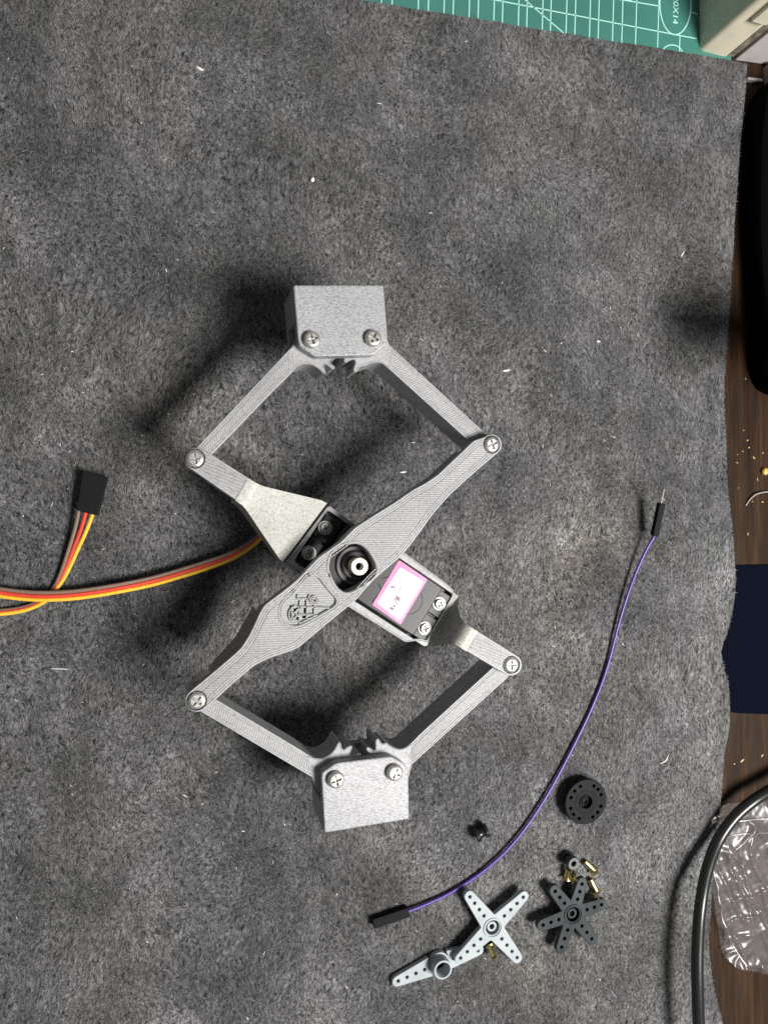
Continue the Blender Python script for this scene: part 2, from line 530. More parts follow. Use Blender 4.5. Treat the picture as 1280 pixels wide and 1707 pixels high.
line_mat((840, -30), (939, 55)); line_mat((1152, 20), (1162, 24))
mb.strip([P2(1125 + 26 * math.sin(a), 6 + 52 * math.cos(a), MZ) for a in [2 * math.pi * i / 48 for i in range(49)]], 0.5, MZ + 0.075, 0.06)
mb.strip([P2(1119.5 + 18 * math.sin(a), 92 + 17 * math.cos(a), MZ) for a in [2 * math.pi * i / 40 for i in range(41)]], 0.42, MZ + 0.075, 0.06)
mb.strip([P2(1048 + 6 * math.sin(a), -5 + 6 * math.cos(a), MZ) for a in [2 * math.pi * i / 30 for i in range(31)]], 0.42, MZ + 0.075, 0.06)

def text_geo(s, size, bold=0.0):
    cu = bpy.data.curves.new('t', 'FONT'); cu.body = s; cu.size = size; cu.align_x = 'CENTER'; cu.align_y = 'CENTER'; cu.offset = bold
    ob = bpy.data.objects.new('t', cu); COL.objects.link(ob)
    dg = bpy.context.evaluated_depsgraph_get()
    me = bpy.data.meshes.new_from_object(ob.evaluated_get(dg))
    V = [v.co[:2] for v in me.vertices]; Fc = [tuple(p.vertices) for p in me.polygons]
    bpy.data.objects.remove(ob); bpy.data.curves.remove(cu); bpy.data.meshes.remove(me)
    return V, Fc
def put_text(mb, s, size, c, ang, z, mi=0, sx=1.0, bold=0.0):
    V, Fc = text_geo(s, size, bold)
    ca, sa = math.cos(ang), math.sin(ang)
    mb.add([(c[0] + x * sx * ca - y * sa, c[1] + x * sx * sa + y * ca, z) for x, y in V], Fc, mi)
put_text(mb, "20X14", 3.7, P2(1125, 17, MZ), math.radians(-92), MZ + 0.06, sx=1.22, bold=0.03)
mb.build('printed_grid', M_MINT, cutting_mat, smooth=0)

# suede sheet: a mapped grid with real relief, its right edge cut wavy
EDGE = [(1262, 20), (1248, 103), (1240, 200), (1228, 330), (1219, 480), (1212, 600), (1209, 680), (1212, 750), (1216, 820), (1224, 900),
        (1227, 960), (1224, 1010), (1214, 1055), (1203, 1082), (1209, 1115), (1218, 1150), (1217, 1210), (1208, 1262), (1203, 1330), (1197, 1400),
        (1187, 1500), (1184, 1580), (1190, 1640), (1206, 1707), (1218, 1800), (1212, 1950), (1205, 2300)]
ew = [P2(x, y) for x, y in catmull(EDGE, 8)]
e_y = np.array([q[1] for q in ew])[::-1]; e_x = np.array([q[0] for q in ew])[::-1]
tl, tr = P2(560, -8), P2(1248, 104)
def x_right(y): return float(np.interp(y, e_y, e_x))
def y_top(x): return tl[1] + (tr[1] - tl[1]) * (x - tl[0]) / (tr[0] - tl[0]) + 0.35 * noise.noise((x * 0.12, 3.3, 0)) + 0.2 * noise.noise((x * 0.6, 9.3, 0))
XL, YB = P2(-180, 900)[0], P2(300, 2060)[1]
def relief(x, y):
    z = 0.55 * noise.noise((x * 0.013, y * 0.013, 1.0)) + 0.28 * noise.noise((x * 0.05, y * 0.05, 5.0)) + 0.10 * noise.noise((x * 0.33, y * 0.33, 9.0))
    d = x_right(y) - x
    if d < 26:
        k = (1 - d / 26) ** 2
        z += k * (0.9 * noise.noise((y * 0.045, 2.0, 4.0)) - 0.7)
    return z - 0.15
NXG, NYG = 250, 350
V = []
for j in range(NYG + 1):
    t = j / NYG
    for i in range(NXG + 1):
        s = i / NXG
        y = YB + (tr[1] - YB) * t
        x = XL + (x_right(y) - XL) * s
        y = YB + (y_top(x) - YB) * t
        x = XL + (x_right(y) - XL) * s
        V.append((x + (0.25 * noise.noise((y * 0.7, 0, 7)) if i == NXG else 0), y, relief(x, y)))
mb = MB()
W = NXG + 1
mb.add(V, [(j * W + i, j * W + i + 1, (j + 1) * W + i + 1, (j + 1) * W + i) for j in range(NYG) for i in range(NXG)], 0)
rim = [j * W + NXG for j in range(NYG + 1)]
toprim = [NYG * W + i for i in range(NXG, -1, -1)]
loop = rim + toprim[1:]
n0 = len(V)
low = [(V[k][0] + (0.25 if k in set(rim) else 0), V[k][1], V[k][2] - 1.25) for k in loop]
mb.add([V[k] for k in loop] + low, [(k, k + 1 + 0, len(loop) + k + 1, len(loop) + k)[::-1] for k in range(len(loop) - 1)], 1)
# underside
mb.add([(x, y, z - 1.25) for x, y, z in V[::1]][::1], [(j * W + i, (j + 10) * W + i, (j + 10) * W + i + 10, j * W + i + 10) for j in range(0, NYG, 10) for i in range(0, NXG, 10)], 1)
suede = mb.build('suede_sheet', [M_SUEDE, M_RAW], origin=(60, 0, 0), smooth=60)
tag(suede, 'charcoal grey suede sheet with napped surface covering the bench', 'suede sheet')

# nap: short loose fibres, far too many to count
rng = np.random.default_rng(11)
NF = 70000
fx = rng.uniform(XL + 30, 205, NF); fy = rng.uniform(-215, 205, NF)
keep = []
rows = []
for x, y in zip(fx, fy):
    if x < x_right(y) - 0.1 and y < y_top(x) - 0.1:
        rows.append((x, y, relief(x, y)))
rows = np.array(rows)
nf = len(rows)
edge_n = 2600
ey = rng.uniform(-215, tr[1] - 1, edge_n)
er = np.array([(x_right(y) - 0.2, y, relief(x_right(y) - 0.2, y) - 0.4) for y in ey])
ang = np.array([1.3 + 2.2 * noise.noise((x * 0.03, y * 0.03, 2.2)) for x, y, _ in rows]) + rng.normal(0, 0.7, nf)
ang = np.concatenate([ang, rng.normal(0, 0.8, edge_n)])
rows = np.vstack([rows, er]); nf += edge_n
ln = rng.gamma(3.0, 0.30, nf) + 0.25
ln[-edge_n:] *= 0.6
wd = rng.uniform(0.05, 0.11, nf)
lift = rng.uniform(0.05, 0.55, nf) * ln * 0.6
dx, dy = np.cos(ang), np.sin(ang)
bend = rng.normal(0, 0.25, nf) * ln
a = rows + np.stack([-dy * wd, dx * wd, np.full(nf, 0.02)], 1)
b = rows + np.stack([dy * wd, -dx * wd, np.full(nf, 0.02)], 1)
md = rows + np.stack([dx * ln * 0.55 - dy * bend * 0.5, dy * ln * 0.55 + dx * bend * 0.5, lift + 0.05], 1)
c = md + np.stack([-dy * wd * 0.8, dx * wd * 0.8, np.zeros(nf)], 1)
d = md + np.stack([dy * wd * 0.8, -dx * wd * 0.8, np.zeros(nf)], 1)
e = rows + np.stack([dx * ln - dy * bend * 0.2, dy * ln + dx * bend * 0.2, lift * 0.9 + 0.05], 1)
VV = np.stack([a, b, c, d, e], 1).reshape(-1, 3)
VV = (VV - np.array([60, 0, 0])) / 1000
idx = np.arange(nf)[:, None] * 5
quads = np.concatenate([idx, idx + 1, idx + 3, idx + 2], 1)
tris = np.concatenate([idx + 2, idx + 3, idx + 4], 1)
me = bpy.data.meshes.new('nap_fibre')
me.vertices.add(len(VV)); me.vertices.foreach_set('co', VV.ravel())
loops = np.concatenate([np.concatenate([quads, tris], 1).ravel()])
me.loops.add(len(loops)); me.loops.foreach_set('vertex_index', loops.astype(np.int32))
starts = (np.arange(nf)[:, None] * 7 + np.array([0, 4])).ravel()
me.polygons.add(len(starts)); me.polygons.foreach_set('loop_start', starts.astype(np.int32))
me.update(calc_edges=True); me.validate()
me.materials.append(M_FIBRE)
nap = bpy.data.objects.new('nap_fibre', me); COL.objects.link(nap); nap.parent = suede; nap['kind'] = 'stuff'

# ------------------------------------------------------------------ gripper
ZA = 44.5       # top of arms and jaws
ZL0, ZL1 = 27.0, 40.0   # links
G0 = P(610, 945, 36)
gripper = empty('robot_gripper', (G0[0], G0[1], 0))
tag(gripper, 'silver grey 3D printed scissor gripper with black servo in the middle', 'gripper')

# screws: shared meshes
def screw_mesh():
    m = MB()
    cr = []
    w, l = 0.42, 1.75
    for q in range(4):
        ca, sa = math.cos(q * math.pi / 2), math.sin(q * math.pi / 2)
        for x, y in ((l, -w), (l, w), (w, w)):
            cr.append((x * ca - y * sa, x * sa + y * ca))
    c = circle((0, 0), 2.75, 36)
    prof = [(0, 0.0), (0, 1.0), (0.12, 1.5), (0.45, 1.85), (0.95, 2.05)]
    rg = [offset(c, p[0]) if p[0] else c for p in prof]
    for i in range(len(prof) - 1):
        m.bridge(rg[i], prof[i][1], rg[i + 1], prof[i + 1][1])
    c2 = offset(rg[-1], 0.0)
    m.cap([rg[-1], cr], 2.05)
    crl = [(x * 0.7, y * 0.7) for x, y in cr]
    m.bridge(crl, 0.7, cr, 2.05, 0, True)
    m.cap([crl], 0.7)
    m.cap([c], 0, False)
    m.lathe([(1.45, -9.0), (1.45, 0.1)], (0, 0, 0), n=14)
    return m
def washer_screw_mesh():
    m = MB()
    c = circle((0, 0), 2.5, 32)
    m.bridge(c, 0, c, 0.35); m.bridge(c, 0.35, circle((0, 0), 2.35, 32), 0.45)
    h0 = circle((0, 0), 1.75, 32); h1 = circle((0, 0), 1.55, 32); h2 = circle((0, 0), 1.25, 32)
    m.cap([circle((0, 0), 2.35, 32), h0], 0.45)
    m.bridge(h0, 0.45, h0, 1.1); m.bridge(h0, 1.1, h1, 1.4)
    cr = []
    for q in range(4):
        ca, sa = math.cos(q * math.pi / 2), math.sin(q * math.pi / 2)
        for x, y in ((1.1, -0.28), (1.1, 0.28), (0.28, 0.28)):
            cr.append((x * ca - y * sa, x * sa + y * ca))
    m.cap([h1, cr], 1.4)
    crl = [(x * 0.7, y * 0.7) for x, y in cr]
    m.bridge(crl, 0.6, cr, 1.4, 0, True); m.cap([crl], 0.6)
    m.cap([c], 0, False)
    m.lathe([(1.2, -6.0), (1.2, 0.1)], (0, 0, 0), n=12)
    return m
_s = screw_mesh().build('screw', M_SCREW); SCREW_ME = _s.data; bpy.data.objects.remove(_s)
_s = washer_screw_mesh().build('flange_screw', M_FSCREW); FSCREW_ME = _s.data; bpy.data.objects.remove(_s)
def put_screw(parent, px, py, z, rot, me=SCREW_ME, zpx=None, tilt=0.0, name='screw'):
    o = bpy.data.objects.new(name, me); COL.objects.link(o)
    x, y, _ = P(px, py, (zpx if zpx is not None else z + 2.0))
    o.parent = parent
    po = Vector(parent['o_mm'])
    o.location = (Vector((x, y, z)) - po) / 1000
    o.rotation_euler = (tilt, tilt * 0.6, rot)
    return o

def arc_px(c, r, a0, a1, n=12):
    """arc in pixels, angles in degrees measured clockwise from +x as seen"""
    return [(c[0] + r * math.cos(math.radians(a0 + (a1 - a0) * i / n)), c[1] + r * math.sin(math.radians(a0 + (a1 - a0) * i / n))) for i in range(n + 1)]

J_UL, J_UR, J_LL, J_LR = (325.5, 764.5), (819.5, 741), (328.5, 1168), (852, 1108.5)

# --- main arm
upper = [(790, 734), (729, 792), (708, 806), (687, 817), (660, 836), (620, 861), (591, 880), (570, 902), (530, 930), (496, 966), (470, 987), (444, 1006),
         (438, 1013), (432, 1024), (424, 1042), (414, 1062), (403, 1079), (394, 1088), (360, 1117)]
lower = [(350, 1176), (385, 1143), (423.7, 1110), (450, 1097), (484, 1086), (498, 1080), (512, 1068), (545, 1040), (570, 1020), (594, 1000), (610, 981), (625, 965),
         (648, 945), (667, 929), (684, 909), (704, 882), (719, 861), (738, 838), (752, 823), (775, 802), (800, 780)]
right_end = arc_px(J_UR, 17.0, 47, -133, 14)
left_end = arc_px(J_LL, 19.0, -131, -311, 14)
outline = lower + right_end + upper + left_end
arm_top = soften(pts(outline, ZA), 1.2, 3)
hole_px = [(549, 950), (549.5, 938), (553, 926), (561, 917), (572, 910), (585, 907), (599, 907.5), (611, 916), (620, 929), (625.5, 941), (626.5, 951), (622, 961), (611, 970), (598, 979), (585, 986), (574, 987), (564, 980), (555, 966)]
hole = catmull(pts(hole_px, ZA), 3, True)
rec_px = [(515, 963), (500, 981), (488, 995), (475, 1007), (471, 1018), (472, 1029), (478, 1038), (488, 1043), (499, 1042), (522, 1030), (558, 1009), (561, 1000), (545, 982), (531, 963), (523, 960)]
recess = soften(pts(rec_px, ZA), 1.2, 3)
bore_r = 3.25
jw = {k: P2(*v, ZA) for k, v in dict(UL=J_UL, UR=J_UR, LL=J_LL, LR=J_LR).items()}
mb = MB()
mb.prism(arm_top, 43.1, ZA, holes=[hole, recess], bevel=0.25, grooves=3, pitch=0.72, mi=1, mi_cap=0)
mb.prism(offset(ccw(arm_top), 0.05), 40.4, 43.7, holes=[offset(ccw(hole), -0.02)], bevel=0)
# raised rim beads round the hole and the recess
for lp, ds in ((hole, (-0.5,)), (recess, (-0.5, -1.2))):
    for dd in ds:
        ring = offset(ccw(lp), dd)
        mb.tube([(x, y, ZA + 0.02) for x, y in ring + ring[:2]], 0.28, 6, mi=1, cap=False)
mid_px = [(345, 1150), (403, 1082), (424, 1046), (440, 1013), (496, 968), (570, 904), (591, 882), (660, 838), (729, 794), (776, 750), (797, 772), (752, 820), (719, 858), (704, 880), (667, 927), (625, 963), (594, 998), (498, 1078), (423, 1107), (362, 1163)]
mb.prism(pts(mid_px, ZA), 37.0, 40.6, holes=[offset(ccw(hole), -0.04)], bevel=0)
mb.prism(pts([(345, 1150), (403, 1082), (424, 1046), (440, 1013), (470, 1040), (423, 1105), (362, 1163)], ZA), 33.5, 37.2, bevel=0)
mb.prism(pts([(354, 1137), (403, 1082), (424, 1046), (434, 1026), (450, 1050), (423, 1105), (372, 1152)], ZA), 19.0, 33.7, bevel=0)
mb.prism(pts([(776, 750), (797, 772), (752, 820), (724, 850), (690, 820), (729, 794)], ZA), 33.5, 37.2, bevel=0)
def gap_shade_ring(c, z, mi):  # flat black strip paints the shaded gap round a screw head
    q = circle(c, 2.92, 36); mb.strip(q + q[:1], 0.34, z + 0.02, 0.1, mi)
gap_shade_ring(jw['UR'], ZA, 2); gap_shade_ring(jw['LL'], ZA, 2)
main_arm = mb.build('main_arm', [M_ARM, M_BEAD, M_HOLESHADE], gripper)
main_arm['label'] = 'long upper arm with round shaft hole and embossed emblem'
# emblem in the recess: a knot of grid bars and rings (zoomed detail, 12.8 px per px, origin 460,960)
def E(x, y): return P2(460 + x / 12.8, 960 + y / 12.8, 44.1)
mb = MB()
bars = [((370, 650), (1140, 685)), ((660, 490), (655, 910)), ((515, 530), (495, 1000)), ((570, 825), (820, 825)), ((820, 600), (818, 830)),
        ((470, 490), (720, 490)), ((465, 400), (465, 500)), ((500, 1015), (880, 835)), ((345, 700), (345, 930)), ((350, 930), (480, 830)), ((380, 800), (500, 680)),
        ((500, 680), (590, 700)), ((345, 930), (500, 965)), ((720, 400), (690, 500))]
for a_, b_ in bars:
    mb.strip([E(*a_), E(*b_)], 0.42, 44.42, 0.6)
for cc, r, s0, s1 in (((820, 515), 85, 0, 360), ((820, 515), 45, 0, 360), ((480, 825), 200, 100, 255), ((490, 800), 60, 0, 360)):
    mb.strip([E(cc[0] + r * math.cos(math.radians(s0 + (s1 - s0) * i / 24)), cc[1] + r * math.sin(math.radians(s0 + (s1 - s0) * i / 24))) for i in range(25)], 0.4, 44.44, 0.6)
mb.build('emblem', M_ARM, main_arm, smooth=0)
def shade_patch(px, py, w, h):
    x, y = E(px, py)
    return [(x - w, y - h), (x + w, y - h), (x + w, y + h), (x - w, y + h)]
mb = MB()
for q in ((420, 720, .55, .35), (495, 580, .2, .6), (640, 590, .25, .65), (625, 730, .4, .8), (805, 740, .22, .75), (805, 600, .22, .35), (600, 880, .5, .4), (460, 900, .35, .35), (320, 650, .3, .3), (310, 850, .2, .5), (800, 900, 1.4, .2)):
    mb.prism(shade_patch(*q), 43.5, 43.78, bevel=0)  # black patches paint shade in the emblem's deep spots
mb.build('emblem_shade', M_HOLESHADE, main_arm, smooth=0)
for k, (px, py) in (('UR', J_UR), ('LL', J_LL)):
    put_screw(main_arm, px, py, ZA - 1.4, 0.35 if k == 'UR' else 0.9, zpx=ZA)

# --- servo (MG size: 40.7 x 19.8, tabs 54.5)
a_ = Vector(P(529.5, 901, 29.5)); b_ = Vector(P(721, 1027.5, 29.5))
ux = (b_ - a_).normalized(); uy = Vector((-ux.y, ux.x, 0)); sc0 = (a_ + b_) / 2
def S(l, w): return (sc0.x + ux.x * l + uy.x * w, sc0.y + ux.y * l + uy.y * w)
def srect(l0, l1, w0, w1): return [S(l0, w0), S(l1, w0), S(l1, w1), S(l0, w1)]
TABZ = 30.9; CASEZ = 36.2
mb = MB()
mb.prism(soften(srect(-20.3, 20.3, -9.9, 9.9), 1.0), 0.2, 35.0, bevel=0.3)
# top of the gear case, stepped seams
mb.prism(soften(srect(-20.1, 20.1, -9.7, 9.7), 1.2), 34.9, CASEZ, bevel=0.35)
for s in (-1, 1):
    for w0, w1 in ((-9.3, -0.35), (0.35, 9.3)):
        mb.prism(soften(srect(min(s * 20.45, s * 27.3), max(s * 20.45, s * 27.3), w0, w1), 1.3), 28.2, TABZ, bevel=0.25)
    mb.prism(srect(min(s * 20.2, s * 26.8), max(s * 20.2, s * 26.8), -9.0, 9.0), 27.6, 29.6, bevel=0)
servo = mb.build('servo', M_BLACK, gripper)
servo['label'] = 'black servo motor with white label ringed by painted pink bloom'
SH = Vector(P(599.5, 944.5, 43.0))
mb = MB()
mb.lathe([(6.6, 35.9), (6.6, 37.0), (6.3, 37.3), (5.5, 37.3), (5.3, 36.9), (4.9, 36.9), (4.7, 38.4), (4.4, 38.6), (3.9, 38.6), (3.6, 36.9)], (SH.x, SH.y, 0), n=48)
mb.build('turret', M_TURRET, servo)
mb = MB()
star = []
for i in range(50):
    r = 3.0 if i % 2 == 0 else 2.72
    a0 = 2 * math.pi * i / 50
    star += [(SH.x + r * math.cos(a0), SH.y + r * math.sin(a0))]
mb.prism(star, 37.0, 43.0, holes=[circle((SH.x, SH.y), 1.3, 24)], bevel=0.2)
mb.build('output_shaft', M_IVORY, servo, smooth=25)
mb = MB(); mb.lathe([(1.28, 38.0), (1.28, 39.0)], (SH.x, SH.y, 0), n=20); mb.build('shaft_bore_shade', M_HOLESHADE, servo)  # black plug paints the shade in the shaft hole
# seam grooves on the case: a round seam and stepped lid lines
def ZP(x, y): return P2(620 + x / 10.667, 930 + y / 10.667, CASEZ)
mb = MB()
mb.strip([ZP(640 + 255 * math.cos(math.radians(t)), 745 + 255 * math.sin(math.radians(t))) for t in range(-40, 96, 4)], 0.16, CASEZ + 0.02)
mb.strip([ZP(470, 60), ZP(400, 190), ZP(290, 340), ZP(230, 350), ZP(160, 370)], 0.22, CASEZ + 0.02)
mb.strip([ZP(110, 450), ZP(160, 550), ZP(130, 620), ZP(0, 800)], 0.25, CASEZ + 0.02)
mb.build('case_seam', M_HOLESHADE, servo, smooth=0)
# label with its print, on a pink border painted for its bloom
mb = MB()
lab = soften([ZP(500, 165), ZP(915, 420), ZP(492, 1112), ZP(88, 800)], 0.8)
pink = soften([ZP(480, 40), ZP(985, 385), ZP(510, 1185), ZP(5, 835)], 0.6)
mb.prism(pink, CASEZ, CASEZ + 0.08, bevel=0, mi=1)
mb.prism(lab, CASEZ + 0.02, CASEZ + 0.14, bevel=0, mi=0)
tz = CASEZ + 0.18
mb.strip([ZP(335, 925), ZP(480, 690)], 1.5, tz, 0.03, 2)
mb.strip([ZP(372, 770), ZP(530, 500)], 0.34, tz, 0.03, 2)
mb.strip([ZP(430, 850), ZP(545, 690)], 0.2, tz, 0.03, 2)
mb.strip([ZP(325, 520), ZP(410, 515)], 0.8, tz, 0.03, 3)
put_text(mb, "MG", 1.9, ZP(402, 818), math.atan2(ux.x, -ux.y) + 0.0, tz + 0.03, 0, bold=0.03)
mb.build('label', [M_LABEL, M_PINK, M_LTEXT, M_LPUR], servo, smooth=0)
for (px, py) in ((543, 880), (516, 922), (733.4, 1007), (709, 1048)):
    put_screw(servo, px, py, TABZ + 0.02, random.uniform(0, 1.5), FSCREW_ME, zpx=TABZ + 1.2, name='screw')

# --- servo arm: tray round the servo, sloped shoulders, two joint ends
mb = MB()
RZ = 31.6
tray_px = [(475, 939), (493, 953), (580, 1011), (676, 1071), (697, 1068), (712, 1072), (757, 1004), (757, 984), (738, 968), (674, 921), (595, 876), (548, 842)]
tray = soften(pts(tray_px, RZ), 1.2, 3)
opening = soften(srect(-27.9, 27.7, -10.35, 10.35), 1.2)
mb.prism(tray, 17.0, RZ, holes=[opening], bevel=0.25, grooves=1, first=0.35, mi=1)
mb.prism(srect(-27.6, -20.6, -10.2, 10.2), 19.0, 27.4, bevel=0)
mb.prism(srect(20.6, 27.4, -10.2, 10.2), 19.0, 27.4, bevel=0)
def loft(secs, zb):
    """cross sections: (upper px, lower px, z upper, z lower); solid down to zb"""
    U = [P(*s[0], s[2]) for s in secs]; L = [P(*s[1], s[3] if len(s) > 3 else s[2]) for s in secs]
    n = len(secs); V = U + L + [(x, y, zb) for x, y, z in U] + [(x, y, zb) for x, y, z in L]
    Fc = []
    for i in range(n - 1):
        Fc += [(i, i + 1, n + i + 1, n + i), (2 * n + i, 3 * n + i, 3 * n + i + 1, 2 * n + i + 1),
               (i, 2 * n + i, 2 * n + i + 1, i + 1), (n + i, n + i + 1, 3 * n + i + 1, 3 * n + i)]
    Fc += [(0, n, 3 * n, 2 * n), (n - 1, 3 * n - 1, 4 * n - 1, 2 * n - 1)]
    # orient
    c = (Vector(V[0]) - Vector(V[n])).cross(Vector(V[1]) - Vector(V[0])).z
    if (Vector(V[1]) - Vector(V[0])).cross(Vector(V[n + 1]) - Vector(V[1])).z < 0:
        Fc = [q[::-1] for q in Fc]
    mb.add(V, Fc, 2)
zt = ZA - 0.1
loft([((414, 797), (393, 834.5), zt + 0.03), ((428, 805.5), (405, 843), zt + 0.03), ((434, 808.5), (409, 848), zt - 0.35), ((443, 811.5), (413, 853), zt - 1.5), ((490, 823), (440.5, 894), 38.3), ((536, 834), (466, 931.5), 32.3), ((545, 839), (472, 937), 31.5)], 19.0)
loft([((757, 988), (709, 1070.5), 31.65), ((764.5, 994), (713, 1073), 31.9), ((763, 1012), (724, 1077), 34.5), ((767, 1028), (741, 1073), 39.5), ((776, 1040), (755, 1073.5), 43.0), ((784, 1045), (763, 1077), zt - 0.1), ((788, 1047.5), (768, 1080), zt + 0.03), ((797, 1053), (777, 1086), zt + 0.03)], 19.0)
left_arm = [(352.5, 757), (424, 803), (434, 811), (415, 850), (406, 840)] + [(310, 779)][:0] + [(316, 781)] + arc_px(J_UL, 18.2, 122, 299, 14)
mb.prism(soften(pts([(352.5, 757), (420, 800.6), (399.5, 837.6)] + arc_px(J_UL, 18.2, 122, 299, 14), zt), 0.6, 2), 40.4, zt, bevel=0.3, grooves=2, pitch=0.75, mi=1, mi_cap=0)
mb.prism(pts([(368, 770), (424, 806), (403, 838), (346, 800)], zt), 32.0, 40.6, bevel=0)
mb.prism(soften(pts([(791, 1049)] + arc_px(J_LR, 18, -57, 125, 14) + [(771, 1082)], zt), 0.6, 2), 40.4, zt, bevel=0.3, grooves=2, pitch=0.7, mi=1, mi_cap=0)
mb.prism(pts([(784, 1048), (822, 1073), (806, 1099), (770, 1078)], zt), 32.0, 40.6, bevel=0)
gap_shade_ring(jw['UL'], zt, 3); gap_shade_ring(jw['LR'], zt, 3)
servo_arm = mb.build('servo_arm', [M_SARM, M_BEAD, M_ROUGH, M_HOLESHADE], gripper, smooth=40)
servo_arm['label'] = 'lower arm with tray that holds the servo and sloped shoulders'
put_screw(servo_arm, *J_UL, zt - 1.4, 0.2, zpx=zt); put_screw(servo_arm, *J_LR, zt - 1.4, 0.0, zpx=zt)

# --- links with gear teeth
def link(jkey, bar, hub, m, body_z=(ZL0, ZL1)):
    mb = MB()
    bp = pts(bar, ZL1)
    mb.prism(bp, ZL0, ZL1, bevel=0.2, grooves=2, pitch=0.7, first=0.5, mi=1, mi_cap=0)
    hp = pts(hub, ZL1 - 0.02)
    mb.prism(hp, ZL0 + 0.02, ZL1 - 0.02, bevel=0.12, mi=1)
    mb.lathe([(2.5, ZL0 - 0.01), (2.5, ZL1 - 0.03)], (jw[jkey][0], jw[jkey][1], 0), n=28)
    # perimeter bead along the teeth
    ring = offset(ccw(hp), 0.32)
    mb.tube([(x, y, ZL1 - 0.06) for x, y in ring + ring[:1]], 0.2, 5, mi=1, cap=False)
    return mb.build('link', [m, M_BEAD], gripper, smooth=40)
cm = lambda l, n=3: catmull(l, n)
link('UL', [(489.6, 575), (328, 746), (317, 760), (322, 772), (340, 771), (352.5, 758.5), (389, 720.5), (464, 642.5), (482, 626), (500, 604)],
     [(480, 590), (500, 556), (540, 548), (563, 562), (567, 580), (566, 590)] + cm([(561, 596), (556, 598), (551, 599), (549, 603), (552, 608), (558, 611), (557, 614.5), (552, 614), (545, 608), (541, 607), (540, 611), (543, 619.5), (541.5, 623), (537, 620.5), (532, 615.5), (524, 610), (514, 607), (504, 607.5), (494, 612), (481, 624)], 2), M_LINKA)
link('UR', [(647, 573), (812, 725), (822, 742), (811, 752), (795, 748), (779, 733), (644, 611), (628, 598)],
     [(655, 586), (640, 556), (610, 548), (580, 556), (572, 575), (571, 588)] + cm([(574, 597), (573.5, 602), (577, 604), (582, 601), (588, 599), (592, 601), (592, 607), (589, 616), (591, 619.5), (595, 618.5), (599, 613), (603, 610), (609, 609.5), (618, 605.5), (628, 604), (638, 606), (650, 616)], 2), M_LINKB)
link('LL', [(336, 1187), (326, 1180), (321, 1168), (330, 1158), (345, 1157), (365.6, 1169), (500, 1249.5), (516, 1260), (545, 1282), (526.4, 1299.5)],
     [(515, 1285), (530, 1320), (570, 1330), (600, 1310), (608, 1285), (606, 1262)] + cm([(602, 1257), (597, 1256), (590, 1259), (585, 1260), (583, 1257), (586.5, 1249), (587, 1244.5), (583.5, 1243), (578, 1246), (573, 1249.5), (569.8, 1247), (568.5, 1240), (566, 1237), (562.5, 1240), (559, 1247), (553, 1255), (546, 1260), (538, 1264), (530, 1264.5), (522, 1263), (512, 1257)], 2), M_LINKC)
link('LR', [(684, 1277), (846, 1129.5), (855, 1114), (846, 1102), (831, 1104), (819, 1114.5), (700, 1223.5), (684, 1240), (670, 1262)],
     [(690, 1262), (680, 1300), (640, 1320), (610, 1300), (604, 1275)] + cm([(618, 1258), (614, 1254), (610.5, 1249), (612, 1246), (616, 1246.5), (622, 1250.5), (625.5, 1250), (626, 1243), (626, 1235), (629, 1231.5), (632.5, 1233), (635, 1238), (638.5, 1240), (643, 1238), (648, 1241.5), (656, 1246), (666, 1248.7), (676, 1246), (686, 1238)], 2), M_LINKB)

# --- jaws: fork plates and solid tip
def jaw(px, web, scr, lab):
    mb = MB()
    o = soften(pts(px, ZA), 0.9, 3)
    mb.prism(o, ZL1 + 0.3, ZA, bevel=0.45)
    mb.prism(o, 22.5, ZL0 - 0.3, bevel=0.0)
    mb.prism(soften(pts(web, ZA), 0.5, 2), 22.6, ZL1 + 0.6, bevel=0)
    ob = mb.build('jaw', M_BLOCK, gripper)
    ob['label'] = lab
    for i, (x, y) in enumerate(scr):
        put_screw(ob, x, y, ZA, 0.3 + i * 0.8, zpx=ZA + 1.5, tilt=0.02)
jaw([(489, 475), (639.5, 475), (646.5, 566), (645, 573), (622, 592), (525, 594.5), (500, 578), (497, 570)],
    [(489.3, 475.3), (639.2, 475.3), (643, 530), (494, 531)], [(520.5, 565.5), (622.5, 563.5)], 'upper jaw block with two pan head screws')
jaw([(541, 1389), (682, 1366), (680.5, 1281), (672, 1272), (652, 1261), (560, 1272), (537, 1288), (536, 1296)],
    [(540.8, 1388.6), (681.8, 1365.8), (681, 1325), (539, 1345)], [(560.5, 1301), (658.5, 1289)], 'lower jaw block with two pan head screws')

